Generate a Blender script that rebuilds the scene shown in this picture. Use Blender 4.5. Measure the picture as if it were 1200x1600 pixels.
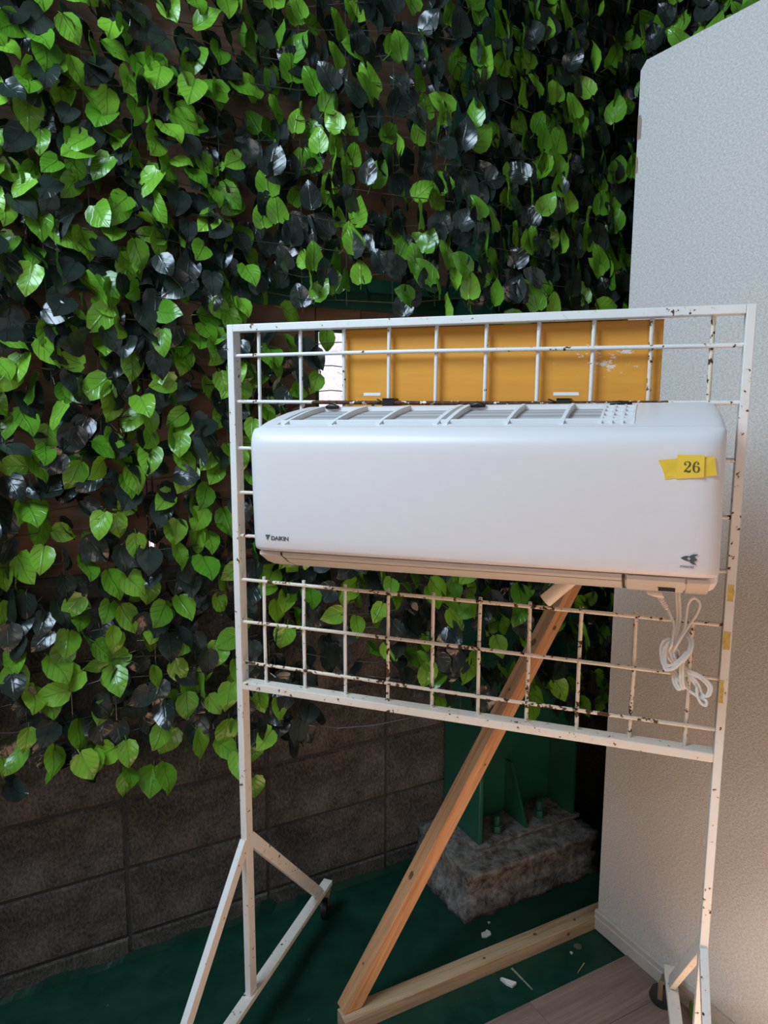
import bpy, bmesh, math, random
from mathutils import Vector, Matrix, Euler
from mathutils import noise as mn

SC = bpy.context.scene
COL = SC.collection
for o in list(bpy.data.objects):
    bpy.data.objects.remove(o)
rnd = random.Random(7)

# ---------------------------------------------------------------- camera
YAW, PITCH, ROLL, CAM_H, FPX = 0.49069, 0.14706, 0.00302, 1.51945, 1132.1
_f = Vector((math.sin(YAW)*math.cos(PITCH), math.cos(YAW)*math.cos(PITCH), -math.sin(PITCH)))
_r = Vector((math.cos(YAW), -math.sin(YAW), 0)); _u = _r.cross(_f)
CR = _r*math.cos(ROLL) + _u*math.sin(ROLL); CU = -_r*math.sin(ROLL) + _u*math.cos(ROLL); CF = _f
cam = bpy.data.cameras.new('camera'); co = bpy.data.objects.new('camera', cam); COL.objects.link(co)
cam.sensor_fit = 'HORIZONTAL'; cam.sensor_width = 36; cam.lens = FPX/1200*36; cam.clip_start = .02
M = Matrix((CR, CU, -CF)).transposed().to_4x4(); M.translation = (0, 0, CAM_H)
co.matrix_world = M
SC.camera = co

# ---------------------------------------------------------------- light
w = bpy.data.worlds.new('world'); SC.world = w; w.use_nodes = True
w.node_tree.nodes['Background'].inputs[0].default_value = (.80, .88, 1, 1)
w.node_tree.nodes['Background'].inputs[1].default_value = .08
def area_light(name, loc, target, sx, sy, power, col):
    l = bpy.data.lights.new(name, 'AREA'); l.shape = 'RECTANGLE'; l.size = sx; l.size_y = sy
    l.energy = power; l.color = col
    o = bpy.data.objects.new(name, l); COL.objects.link(o); o.location = loc
    o.rotation_euler = (Vector(target)-Vector(loc)).to_track_quat('-Z', 'Y').to_euler()
    return o
area_light('high_window_light', (-.85, .98, 2.85), (.80, 1.25, 1.35), 1.1, .9, 60, (.64, .82, 1))
area_light('street_window_light', (-1.2, -2.0, 2.0), (.7, 1.6, 1.5), 1.4, 1.2, 16, (1, .84, .83))
sp = bpy.data.lights.new('sun_patch_light', 'SPOT'); sp.energy = 16500; sp.color = (1, .79, .58); sp.spot_size = .28; sp.spot_blend = .3; sp.shadow_soft_size = .05
spo = bpy.data.objects.new('sun_patch_light', sp); COL.objects.link(spo); spo.location = (-.6, -2.9, 3.2)
spo.rotation_euler = (Vector((.70, .12, 0))-spo.location).to_track_quat('-Z', 'Y').to_euler()

SC.view_settings.view_transform = 'Standard'; SC.view_settings.look = 'None'
SC.view_settings.gamma = 1; SC.view_settings.use_curve_mapping = False
SC.view_settings.exposure = 0.0

# ---------------------------------------------------------------- helpers
def mn_noise(x): return mn.noise(Vector((x*9, 0, 0)))+.6*mn.noise(Vector((x*31, 3, 0)))
def tag(o, label=None, cat=None, group=None, kind=None):
    if label: o['label'] = label
    if cat: o['category'] = cat
    if group: o['group'] = group
    if kind: o['kind'] = kind
    return o
def empty(name, loc, rz=0, rot=None):
    o = bpy.data.objects.new(name, None); COL.objects.link(o); o.location = loc
    o.rotation_euler = rot or (0, 0, rz); o.empty_display_size = .05
    return o
def link(name, me, mat=None, parent=None, smooth=False):
    if mat is not None:
        me.materials.clear(); me.materials.append(mat)
    if smooth:
        me.polygons.foreach_set('use_smooth', [True]*len(me.polygons))
    o = bpy.data.objects.new(name, me); COL.objects.link(o)
    if parent: o.parent = parent
    return o
class MB:
    def __init__(self): self.v = []; self.f = []
    def add(self, vs, fs):
        b = len(self.v); self.v += [tuple(x) for x in vs]; self.f += [tuple(b+i for i in f) for f in fs]; return self
    def hexa(self, c8):   # bottom 4 ccw, top 4 ccw
        return self.add(c8, [(3,2,1,0),(4,5,6,7),(0,1,5,4),(1,2,6,5),(2,3,7,6),(3,0,4,7)])
    def box(self, x0, x1, y0, y1, z0, z1):
        return self.hexa([(x0,y0,z0),(x1,y0,z0),(x1,y1,z0),(x0,y1,z0),(x0,y0,z1),(x1,y0,z1),(x1,y1,z1),(x0,y1,z1)])
    def bar(self, a, b, w, h, up=(0,0,1)):
        a = Vector(a); b = Vector(b); d = (b-a).normalized(); u = Vector(up)
        s = d.cross(u).normalized(); u = s.cross(d).normalized()
        q = [(-1,-1),(1,-1),(1,1),(-1,1)]
        A = [a+s*(i*w/2)+u*(j*h/2) for i, j in q]; B = [b+s*(i*w/2)+u*(j*h/2) for i, j in q]
        return self.add(A+B, [(0,1,2,3),(7,6,5,4),(0,4,5,1),(1,5,6,2),(2,6,7,3),(3,7,4,0)])
    def tube(self, pts, r, n=8, cap=True):
        pts = [Vector(p) for p in pts]; R = r if isinstance(r, (list, tuple)) else [r]*len(pts)
        t0 = (pts[1]-pts[0]).normalized()
        ref = Vector((0,0,1)) if abs(t0.z) < .9 else Vector((1,0,0))
        s = t0.cross(ref).normalized(); vs = []
        for i, p in enumerate(pts):
            t = (pts[min(i+1, len(pts)-1)]-pts[max(i-1, 0)])
            t = t.normalized() if t.length > 1e-9 else t0
            s = (s-t*s.dot(t))
            s = s.normalized() if s.length > 1e-6 else t.orthogonal().normalized()
            u = t.cross(s)
            vs += [p+(s*math.cos(k*2*math.pi/n)+u*math.sin(k*2*math.pi/n))*R[i] for k in range(n)]
        fs = []
        for i in range(len(pts)-1):
            for k in range(n):
                a = i*n+k; b = i*n+(k+1) % n
                fs.append((a, b, b+n, a+n))
        if cap:
            fs.append(tuple(range(n-1, -1, -1))); fs.append(tuple((len(pts)-1)*n+k for k in range(n)))
        return self.add(vs, fs)
    def loft(self, rings):
        n = len(rings[0]); vs = [p for r in rings for p in r]; fs = []
        for i in range(len(rings)-1):
            for k in range(n):
                a = i*n+k; b = i*n+(k+1) % n
                fs.append((a, b, b+n, a+n))
        fs.append(tuple(range(n-1, -1, -1))); fs.append(tuple((len(rings)-1)*n+k for k in range(n)))
        return self.add(vs, fs)
    def prism(self, poly, y0, y1):   # polygon in XZ pushed along Y
        n = len(poly)
        vs = [(x, y0, z) for x, z in poly]+[(x, y1, z) for x, z in poly]
        fs = [tuple(range(n)), tuple(range(2*n-1, n-1, -1))]+[((k+1) % n, k, k+n, (k+1) % n+n) for k in range(n)]
        return self.add(vs, fs)
    def mesh(self, name):
        me = bpy.data.meshes.new(name); me.from_pydata(self.v, [], self.f); me.update()
        bm = bmesh.new(); bm.from_mesh(me); bmesh.ops.recalc_face_normals(bm, faces=bm.faces); bm.to_mesh(me); bm.free()
        return me
    def obj(self, name, mat, parent=None, smooth=False, bevel=0, seg=2, angle=50):
        o = link(name, self.mesh(name), mat, parent, smooth)
        if bevel:
            m = o.modifiers.new('bevel', 'BEVEL'); m.width = bevel; m.segments = seg; m.limit_method = 'ANGLE'; m.angle_limit = math.radians(35)
        if smooth:
            bm = bmesh.new(); bm.from_mesh(o.data)
            for e in bm.edges:
                if len(e.link_faces) == 2 and e.calc_face_angle(0) > math.radians(angle): e.smooth = False
            bm.to_mesh(o.data); bm.free()
        return o

# ---------------------------------------------------------------- materials
class NT:
    def __init__(self, name):
        self.m = bpy.data.materials.new(name); self.m.use_nodes = True
        self.t = self.m.node_tree; self.b = self.t.nodes['Principled BSDF']; self._tc = None
    def n(self, typ, **kw):
        nd = self.t.nodes.new(typ)
        for k, v in kw.items(): setattr(nd, k, v)
        return nd
    def l(self, a, b): self.t.links.new(a, b)
    def coord(self, kind='Object', scale=(1,1,1)):
        tc = self.n('ShaderNodeTexCoord'); mp = self.n('ShaderNodeMapping'); mp.inputs['Scale'].default_value = scale
        self.l(tc.outputs[kind], mp.inputs[0]); return mp.outputs[0]
    def noise(self, co, scale, detail=3, rough=.55, dist=0):
        nd = self.n('ShaderNodeTexNoise'); nd.inputs['Scale'].default_value = scale; nd.inputs['Detail'].default_value = detail
        nd.inputs['Roughness'].default_value = rough; nd.inputs['Distortion'].default_value = dist
        self.l(co, nd.inputs['Vector']); return nd.outputs['Fac']
    def ramp(self, fac, stops, interp='LINEAR'):
        nd = self.n('ShaderNodeValToRGB'); cr = nd.color_ramp; cr.interpolation = interp
        while len(cr.elements) < len(stops): cr.elements.new(.5)
        for e, (p, c) in zip(cr.elements, stops):
            e.position = p; e.color = (c, c, c, 1) if isinstance(c, (int, float)) else (*c, 1)
        self.l(fac, nd.inputs[0]); return nd.outputs[0]
    def mix(self, fac, a, b, mode='MIX'):
        nd = self.n('ShaderNodeMix', data_type='RGBA', blend_type=mode)
        for s, v in ((nd.inputs[0], fac), (nd.inputs[6], a), (nd.inputs[7], b)):
            if hasattr(v, 'links'): self.l(v, s)
            elif isinstance(v, (int, float)): s.default_value = v
            else: s.default_value = (*v, 1)
        return nd.outputs[2]
    def math(self, op, a, b=0, c=0):
        nd = self.n('ShaderNodeMath', operation=op)
        for s, v in zip(nd.inputs, (a, b, c)):
            if hasattr(v, 'links'): self.l(v, s)
            else: s.default_value = v
        return nd.outputs[0]
    def bump(self, h, strength=.3, dist=.002):
        nd = self.n('ShaderNodeBump'); nd.inputs['Strength'].default_value = strength; nd.inputs['Distance'].default_value = dist
        self.l(h, nd.inputs['Height']); self.l(nd.outputs[0], self.b.inputs['Normal'])
    def set(self, col=None, rough=.5, metal=0, spec=.5):
        if col is not None:
            if hasattr(col, 'links'): self.l(col, self.b.inputs['Base Color'])
            else: self.b.inputs['Base Color'].default_value = (*col, 1)
        if hasattr(rough, 'links'): self.l(rough, self.b.inputs['Roughness'])
        else: self.b.inputs['Roughness'].default_value = rough
        self.b.inputs['Metallic'].default_value = metal
        self.b.inputs['Specular IOR Level'].default_value = spec
        return self.m
def plain(name, col, rough=.5, metal=0, var=.06, scale=40, bump=.05, spec=.5):
    t = NT(name); c = t.coord(); nz = t.noise(c, scale)
    k = t.ramp(nz, [(.3, 1-var), (.7, 1+var)])
    t.bump(nz, bump, .001)
    return t.set(t.mix(1, col, k, 'MULTIPLY'), rough, metal, spec)

def rusty(name, amount, peel=None, base=(.80, .79, .75)):
    t = NT(name); c = t.coord()
    n1 = t.noise(c, 85, 3, .6); n2 = t.noise(c, 9, 2)
    th = .70-amount*.16
    a = t.math('ADD', n1, t.math('MULTIPLY', t.math('SUBTRACT', n2, .5), .25+amount*.2))
    if peel:   # paint worn right off between two places along the rod
        sx = t.n('ShaderNodeSeparateXYZ'); t.l(c, sx.inputs[0])
        pk = t.math('MULTIPLY', t.ramp(sx.outputs[0], [(peel[0]-.03, 0), (peel[0]+.02, 1)]), t.ramp(sx.outputs[0], [(peel[1]-.02, 1), (peel[1]+.03, 0)]))
        a = t.math('ADD', a, t.math('MULTIPLY', pk, .26))
    mask = t.ramp(a, [(th, 0), (th+.02, 1)])
    halo = t.ramp(a, [(th-.10, 0), (th, .55)])
    rust = t.ramp(t.noise(c, 130), [(.35, (.035, .018, .012)), (.62, (.12, .050, .020))])
    col = t.mix(halo, t.mix(t.noise(c, 14), base, tuple(x*.9 for x in base)), tuple(x*y for x, y in zip(base, (.92, .80, .62))))
    col = t.mix(mask, col, rust)
    t.bump(t.math('SUBTRACT', 1, mask), .6, .0008)
    return t.set(col, t.ramp(mask, [(0, .42), (1, .85)]))

M_RACK = rusty('rack_paint', .12); M_RACK2 = rusty('rack_paint_worn', .26, base=(.80, .75, .66))
M_ROD = rusty('rod_paint', .30); M_ROD2 = rusty('rod_paint_worn', .75, base=(.78, .70, .58)); M_ROD3 = rusty('rod_paint_peeled', .45, (.12, .80))
M_AC = plain('ac_plastic', (.74, .715, .71), .38, var=.01, bump=.0)
M_ACG = plain('ac_grille_plastic', (.78, .80, .80), .45, var=.02, bump=.0)
M_ACL = plain('ac_louver_plastic', (.62, .59, .55), .4, var=.02, bump=.0)
M_SEAM = plain('dark_gap', (.035, .033, .03), .6)
M_INK = plain('grey_ink', (.075, .08, .09), .5, var=.02)
M_TAPE = plain('yellow_tape', (.80, .56, .04), .35, var=.05, scale=90)
M_CARD = plain('yellow_card', (.86, .60, .05), .3, var=.02)
M_CARDINK = plain('card_ink', (.10, .085, .03), .6)
M_OLDTAPE = plain('old_masking_tape', (.62, .45, .11), .6, var=.25, scale=120)
M_WTAPE = plain('white_paper_tape', (.8, .8, .8), .6)
M_BROWNTAPE = plain('brown_tape', (.30, .24, .18), .5)
M_CORD = plain('cord_pvc', (.72, .68, .62), .4, var=.03)
M_BLACK = plain('black_rubber', (.018, .019, .021), .45)
M_CLIP = plain('clip_metal', (.035, .033, .03), .4, .6)
M_STEELPL = plain('caster_plate', (.22, .17, .11), .5, .5)
M_PIPE = plain('pipe_sleeve', (.72, .63, .52), .55)

def filter_mat():
    t = NT('filter_mesh'); c = t.coord()
    wv = t.n('ShaderNodeTexWave', bands_direction='Y'); wv.inputs['Scale'].default_value = 9; wv.inputs['Distortion'].default_value = .6
    t.l(c, wv.inputs['Vector'])
    col = t.mix(t.ramp(wv.outputs['Fac'], [(.2, 0), (.8, 1)]), (.34, .35, .36), (.50, .51, .52))
    t.bump(t.noise(c, 900, 0), .4, .0005)
    return t.set(col, .6)
M_FILTER = filter_mat()

def yellow_board():
    t = NT('yellow_painted_board'); c = t.coord(); n = t.noise(t.coord('Object', (.6, 1, 6)), 14, 4)
    base = t.ramp(n, [(.3, (.66, .275, .022)), (.7, (.74, .318, .028))])
    sc = t.noise(t.coord('Object', (1, 1, 2.4)), 42, 5, .7)
    nd = t.n('ShaderNodeVectorMath', operation='DISTANCE'); t.l(t.coord('Object', (1, 1, 2)), nd.inputs[0]); nd.inputs[1].default_value = (.505, .0165, .735)
    near = t.ramp(nd.outputs['Value'], [(.02, .2), (.12, 0)])
    mask = t.ramp(t.math('ADD', sc, near), [(.74, 0), (.76, 1)])
    col = t.mix(mask, base, (.72, .66, .56))
    t.bump(n, .1, .001)
    return t.set(col, .5)
M_YELLOW = yellow_board()

def wood(name, c1, c2, c3, scale=1.0):
    t = NT(name); c = t.coord('Object', (2.0*scale, 38*scale, 38*scale))
    n1 = t.noise(c, 1.4, 4, .6, 1.2)
    n2 = t.noise(t.coord('Object', (6, 160, 160)), 1.0, 2)
    col = t.ramp(n1, [(.32, c1), (.52, c2), (.70, c3)])
    col = t.mix(.35, col, t.mix(1, col, t.ramp(n2, [(.35, .6), (.65, 1.15)]), 'MULTIPLY'))
    t.bump(n2, .15, .001)
    return t.set(col, .62)
M_WOOD = wood('brace_wood', (.36, .155, .062), (.54, .265, .118), (.60, .325, .155))
M_WOOD2 = wood('rail_wood', (.36, .22, .115), (.48, .33, .19), (.53, .39, .245))
M_KNOT = plain('wood_knot', (.17, .07, .028), .6, var=.3, scale=120)
M_PLY = wood('plywood', (.15, .085, .045), (.20, .115, .065), (.24, .145, .085), .5)
M_LAM = wood('laminate', (.18, .118, .088), (.24, .166, .128), (.28, .20, .158), .45)

def block_mat():
    t = NT('concrete_block'); c = t.coord('Object'); n = t.noise(t.coord('Object', (1, 1, .6)), 150, 3, .75); b = t.noise(c, 7, 4, .6)
    st = t.noise(t.coord('Object', (1, 1, .25)), 220, 2)
    oi = t.n('ShaderNodeObjectInfo')
    col = t.ramp(t.math('ADD', t.math('MULTIPLY', n, .5), t.math('MULTIPLY', b, .5)), [(.38, (.026, .025, .021)), (.5, (.076, .071, .061)), (.62, (.145, .137, .120))])
    col = t.mix(1, col, t.ramp(oi.outputs['Random'], [(0, .88), (1, 1.08)]), 'MULTIPLY')
    t.bump(t.math('ADD', n, st), .5, .003)
    return t.set(col, .92, spec=.2)
M_BLOCK = block_mat()
M_MORTAR = plain('mortar', (.055, .051, .045), .95, var=.2, scale=90, bump=.4, spec=.2)

def conc():
    t = NT('rough_concrete'); c = t.coord('Object'); n = t.noise(c, 30, 6, .75); v = t.noise(c, 75, 4, .7)
    col = t.ramp(n, [(.34, (.055, .043, .035)), (.48, (.175, .152, .13)), (.68, (.34, .315, .28))])
    t.bump(t.math('ADD', n, v), .9, .008)
    return t.set(col, .95, spec=.2)
M_CONC = conc()
def green_floor():
    t = NT('green_floor_paint'); c = t.coord('Object'); n = t.noise(c, 11, 5, .65); s = t.noise(c, 85, 2, .5)
    col = t.ramp(n, [(.3, (.0045, .029, .018)), (.7, (.009, .050, .030))])
    col = t.mix(t.ramp(s, [(.73, 0), (.755, .5)]), col, (.16, .17, .13))
    t.bump(n, .25, .002)
    return t.set(col, t.ramp(n, [(.3, .30), (.7, .5)]), spec=.25)
M_GREEN = green_floor()
M_STEEL = plain('green_steel_paint', (.012, .085, .052), .38, var=.15, scale=12, bump=.1)

def wallpaper():
    t = NT('woven_wallpaper'); c = t.coord('Object', (1, 1, .45)); n = t.noise(c, 420, 2, .7)
    c2 = t.coord('Object', (1, .5, 1)); n2 = t.noise(c2, 300, 1)
    h = t.math('ADD', n, n2)
    col = t.ramp(t.math('MULTIPLY', h, .5), [(.38, (.50, .49, .465)), (.6, (.67, .66, .635))])
    t.bump(h, .55, .0022)
    return t.set(col, .8, spec=.25)
M_PAPER = wallpaper()
M_TRIM = plain('baseboard_vinyl', (.56, .50, .43), .45, var=.04)

def leaf_mat(name, ca, cb, rough, spec, trans, vs=.38, vb=.5, freq=5.0):
    t = NT(name)
    uv = t.n('ShaderNodeUVMap'); sx = t.n('ShaderNodeSeparateXYZ'); t.l(uv.outputs[0], sx.inputs[0])
    u = t.math('ABSOLUTE', t.math('SUBTRACT', sx.outputs[0], .5)); v = sx.outputs[1]
    mid = t.ramp(u, [(.0, 1), (.022, 1), (.045, 0)])
    ph = t.math('FRACT', t.math('MULTIPLY', t.math('SUBTRACT', v, t.math('MULTIPLY', u, .9)), freq))
    side = t.ramp(ph, [(0, 1), (.10, .8), (.22, 0)])
    vein = t.math('MAXIMUM', mid, t.math('MULTIPLY', side, .65))
    oi = t.n('ShaderNodeObjectInfo'); at = t.n('ShaderNodeAttribute', attribute_name='tint')
    r = t.math('FRACT', t.math('ADD', oi.outputs['Random'], at.outputs['Fac']))
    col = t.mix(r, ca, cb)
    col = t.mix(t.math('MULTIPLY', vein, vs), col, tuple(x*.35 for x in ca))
    t.bump(t.math('SUBTRACT', 1, vein), vb, .0014)
    t.set(col, rough, spec=spec)
    if trans:
        tr = t.n('ShaderNodeBsdfTranslucent'); t.l(col, tr.inputs[0])
        mx = t.n('ShaderNodeMixShader'); mx.inputs[0].default_value = trans
        t.l(t.b.outputs[0], mx.inputs[1]); t.l(tr.outputs[0], mx.inputs[2])
        t.l(mx.outputs[0], t.t.nodes['Material Output'].inputs[0])
    return t.m
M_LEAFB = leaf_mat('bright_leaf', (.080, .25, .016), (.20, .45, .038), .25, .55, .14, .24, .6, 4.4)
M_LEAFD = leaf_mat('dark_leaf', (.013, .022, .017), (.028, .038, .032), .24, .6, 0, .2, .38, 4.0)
M_TWIG = plain('plastic_twig', (.05, .05, .035), .4)
M_WIRE = plain('clear_line', (.10, .11, .09), .25)
M_CHIP = plain('paint_chip', (.62, .60, .54), .6)

def glass_mat():
    t = NT('daylit_frosted_glass'); c = t.coord('Object'); n = t.noise(c, 160, 2)
    e = t.ramp(n, [(.35, (.78, .66, .74)), (.6, (1, .93, .98))])
    t.l(e, t.b.inputs['Emission Color']); t.b.inputs['Emission Strength'].default_value = 1.1
    t.bump(n, .5, .002)
    return t.set((.5, .5, .5), .25)
M_GLASS = glass_mat()

# ---------------------------------------------------------------- setting: floor, walls
WY, XA, ZR, WX = 1.92, .2374, .0685, 1.87
fl = MB().box(-2.6, WX+.1, -3.2, WY+.1, -.06, 0).obj('floor', M_GREEN); tag(fl, kind='structure')
# laminate planks over the green slab, running along x; pieces of the floor
LY, PW, PL = 1.280, .146, 1.22
prow = 0; y = LY
while y > -3.1:
    x = -2.55-(prow*.47 % PL); 
    while x < 1.9:
        x0, x1 = max(x, -2.55), min(x+PL, WX)
        if x1-x0 > .05:
            b = MB().box(x0-(x0+x1)/2+.0006, x1-(x0+x1)/2-.0006, -PW/2+.0006, PW/2-.0006, 0, .008)
            o = b.obj('floor_plank', M_LAM, fl); o.location = ((x0+x1)/2, y-PW/2, 0)
            o.rotation_euler = (0, 0, 0)
        x += PL
    y -= PW; prow += 1

MB().add([(1.142,1.398,.0006),(1.149,1.398,.0006),(1.150,1.314,.0006),(1.146,1.312,.0006)], [(0,3,2,1)]).obj('scuff', plain('scuff_mark', (.22, .23, .15), .7, var=.4, scale=150), fl)
MB().add([(1.290,1.300,.0006),(1.292,1.300,.0006),(1.335,1.318,.0006),(1.334,1.320,.0006)], [(0,1,2,3)]).obj('scuff', M_OLDTAPE, fl)
MB().tube([(1.362,1.374,0),(1.362,1.374,.0008)], .011, 14).obj('stain', plain('grey_stain', (.075, .085, .07), .7), fl)
cv = MB(); rr_ = random.Random(5); vs = []
for i in range(120):
    x = -.6+i*2.0/119; h = .020+.014*mn_noise(x)+rr_.uniform(0, .004)+(.02 if .61 < x < .66 else 0)
    vs += [(x, WY-.012, .0004), (x, WY-.0035, h)]
cv.add(vs, [(2*i, 2*i+2, 2*i+3, 2*i+1) for i in range(119)])
cv.obj('painted_edge', M_GREEN, fl)
wb = MB().box(-2.6, WX+.12, WY+.004, WY+.12, 0, 3.3).obj('wall_back', M_MORTAR); tag(wb, kind='structure')
wr = MB().box(WX+.004, WX+.12, -.2, WY+.004, 0, 3.3).obj('wall_right', M_MORTAR); tag(wr, kind='structure')
blk_cache = {}
def block(parent, cx, cy, cz, lx, lz, turn=0):
    key = (round(lx, 3), round(lz, 3))
    if key not in blk_cache:
        m = MB(); a, c = lx/2-.004, lz/2-.004; e = .005
        m.add([(-a,.0,-c),(a,.0,-c),(a,.0,c),(-a,.0,c),(-a+e,-.006,-c+e),(a-e,-.006,-c+e),(a-e,-.006,c-e),(-a+e,-.006,c-e)],
              [(4,5,6,7),(0,1,5,4),(1,2,6,5),(2,3,7,6),(3,0,4,7)])
        blk_cache[key] = m.mesh('block'); blk_cache[key].materials.append(M_BLOCK)
    o = link('block', blk_cache[key], None, parent)
    o.location = (cx, cy, cz); o.rotation_euler = (0, 0, turn)
for j in range(-1, 5):
    z0 = 0 if j < 0 else ZR+.2*j; z1 = ZR if j < 0 else z0+.2
    for i in range(-3, 5):
        x0, x1 = XA+.4*(i-1), min(XA+.4*i, WX)
        if x1-x0 > .03: block(wb, (x0+x1)/2, WY+.004, (z0+z1)/2, x1-x0, z1-z0)
    for i in range(3):
        y1, y0 = WY-.02-.4*i, WY-.02-.4*(i+1)
        block(wr, WX+.004, (y0+y1)/2, (z0+z1)/2, .4, z1-z0, -math.pi/2)
PZ = ZR+1.0
# plywood sheets above the block course, one window opening and one slit between sheets
def ply(x0, x1, z0, z1, parent=wb):
    o = MB().box(-(x1-x0)/2+.0015, (x1-x0)/2-.0015, -.011, 0, -(z1-z0)/2+.0015, (z1-z0)/2-.0015).obj('plywood_panel', M_PLY, parent)
    o.location = ((x0+x1)/2, WY+.004, (z0+z1)/2)
WX0, WX1, WZ0, WZ1 = .805, .945, 1.49, 1.725
ply(-1.2, -.58, PZ, 2.3); ply(-.58, .333, PZ, 1.84); ply(.347, WX0, PZ, 1.84); ply(WX0, WX1, PZ, WZ0); ply(WX0, WX1, WZ1, 1.84); ply(WX1, WX, PZ, 1.84)
ply(.333, .347, 1.175, 1.84)
ply(-.58, .347, 1.84, 3.28); ply(.347, 1.26, 1.84, 3.28); ply(1.26, WX, 1.84, 3.28)
win = empty('window_1', ((WX0+WX1)/2, WY, WZ0)); tag(win, kind='structure')
hw, hh = (WX1-WX0)/2, WZ1-WZ0
MB().box(-hw+.003, hw-.003, -.003, .002, .003, hh-.003).obj('pane', M_GLASS, win)
fm = MB()
for a, b, c, d in ((-hw, -hw+.006, 0, hh), (hw-.006, hw, 0, hh), (-hw, hw, 0, .006), (-hw, hw, hh-.006, hh)): fm.box(a, b, -.012, .002, c, d)
fm.obj('window_frame', M_STEEL, win)
slit_glow = MB().box(.3345, .3455, WY-.004, WY+.003, PZ+.004, 1.173).obj('daylight_slit_glow', M_GLASS); tag(slit_glow, kind='structure')  # not a window: glowing strip added for daylight through the slit between sheets
# dark green steel girt along the wall and its black pipe
tr = empty('trim_1', (0, WY-.011, 1.835)); tag(tr, kind='structure')
MB().box(-1.2, WX-.62, -.045, 0, -.004, 0.03).box(-1.2, WX-.62, -.004, 0, -.05, .03).obj('girt_angle', M_STEEL, tr)
MB().box(-1.2, 1.2, -.02, 0, 0, .06).obj('ledge', M_MORTAR, empty('trim_2', (0, WY-.0, PZ-.03))); tag(bpy.data.objects['trim_2'], kind='structure')

# ---------------------------------------------------------------- steel column on its concrete plinth
pl = empty('concrete_plinth', (1.40, 1.75, 0)); tag(pl, 'rough crumbling concrete footing block under the green steel column', 'plinth')
bm = bmesh.new(); bmesh.ops.create_cube(bm, size=1)
bmesh.ops.subdivide_edges(bm, edges=bm.edges, cuts=13, use_grid_fill=True)
x0, x1, y0, y1, hz = -.245, .262, -.142, .168, .135
for v in bm.verts:
    tx, ty, tz = v.co.x+.5, v.co.y+.5, v.co.z+.5
    p = Vector((x0+(x1-x0)*tx, y0+(y1-y0)*ty, hz*tz))
    nz = mn.noise_vector(p*22)*.008+mn.noise_vector(p*60)*.004
    if tz < .45: nz *= 1.5; p.x += (-.03*(1-tz/.45) if tx < .01 else 0); p.y += (-.012*(1-tz/.45) if ty < .01 else 0)
    elif ty < .01 and tz < .8: p.y += .012
    if tz > .99: nz = nz*.35
    if tz < .01: nz.z = 0
    v.co = p+nz
me = bpy.data.meshes.new('plinth'); bm.to_mesh(me); bm.free()
link('footing', me, M_CONC, pl, True)
gm = MB()
gm.box(-.20, .235, -.075, .16, .128, .142); gm.obj('mortar_bed', M_CONC, pl, bevel=.006)

cl = empty('steel_column', (1.40, 1.75, .142)); tag(cl, 'dark green painted H-section steel column bolted to the concrete footing', 'column')
FX0, FX1, CY0, CY1 = -.150, .244, -.046, .158
MB().box(FX0-.02, FX1+.015, CY0-.012, CY1, 0, .012).obj('base_plate', M_CONC, cl, bevel=.002)
for fx in (FX0, FX1-.014):
    MB().box(fx, fx+.014, CY0, CY1, .012, 3.0).obj('flange', M_STEEL, cl, bevel=.002)
MB().box(FX0+.014, FX1-.014, .075, .085, .012, 3.0).obj('web', M_STEEL, cl)
MB().add([(.040, .075, .012), (.040, CY0+.006, .012), (.040, .045, .20), (.040, .075, .20), (.050, .075, .012), (.050, CY0+.006, .012), (.050, .045, .20), (.050, .075, .20)],
         [(0,1,2,3),(7,6,5,4),(0,4,5,1),(1,5,6,2),(2,6,7,3),(3,7,4,0)]).obj('gusset', M_STEEL, cl)
def bolt(x, y):
    b = MB(); b.tube([(0,0,0), (0,0,.026)], .017, 6); o = b.obj('anchor_nut', M_STEEL, cl); o.location = (x, y, .012)
    MB().tube([(0,0,.02), (0,0,.058)], .0105, 10).obj('bolt_end', M_STEEL, o)
bolt(-.055, -.012); bolt(.125, -.005)
# haunch plate seen at the right flange, under the leaves
hp = MB().add([(FX1-.075, CY0+.002, .36), (FX1-.014, CY0+.002, .30), (FX1-.014, CY0+.002, .52), (FX1-.16, CY0+.002, .52), (FX1-.16, CY0+.002, .385),
           (FX1-.075, CY0+.012, .36), (FX1-.014, CY0+.012, .30), (FX1-.014, CY0+.012, .52), (FX1-.16, CY0+.012, .52), (FX1-.16, CY0+.012, .385)],
          [(0,1,2,3,4),(9,8,7,6,5),(0,5,6,1),(1,6,7,2),(2,7,8,3),(3,8,9,4),(4,9,5,0)])
hp.obj('haunch_plate', M_STEEL, cl)

# ---------------------------------------------------------------- partition
PX, PY, PH = 1.4637, 1.403, 2.354
pt = empty('partition', (PX, PY, 0)); tag(pt, 'tall freestanding partition covered in pale woven wallpaper with cream baseboard', 'partition')
ch = .018
MB().add([(0,-2.6,.004),(0,0,.004),(.09,0,.004),(.09,-2.6,.004),(0,-2.6,PH),(0,-ch,PH),(.09,-ch,PH),(.09,-2.6,PH),(0,0,PH-ch),(.09,0,PH-ch)],
         [(3,2,1,0),(0,1,8,5,4),(1,2,9,8),(2,3,7,6,9),(3,0,4,7),(5,8,9,6),(4,5,6,7)]).obj('panel', M_PAPER, pt)
bbp = [(0,.004),(-.011,.004),(-.011,.040),(-.008,.042),(-.008,.050),(-.0095,.052),(-.0095,.058),(-.004,.062),(0,.062)]
MB().loft([[(x, yy, z) for x, z in bbp] for yy in (.004, -2.6)]).obj('baseboard', M_TRIM, pt)
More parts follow.
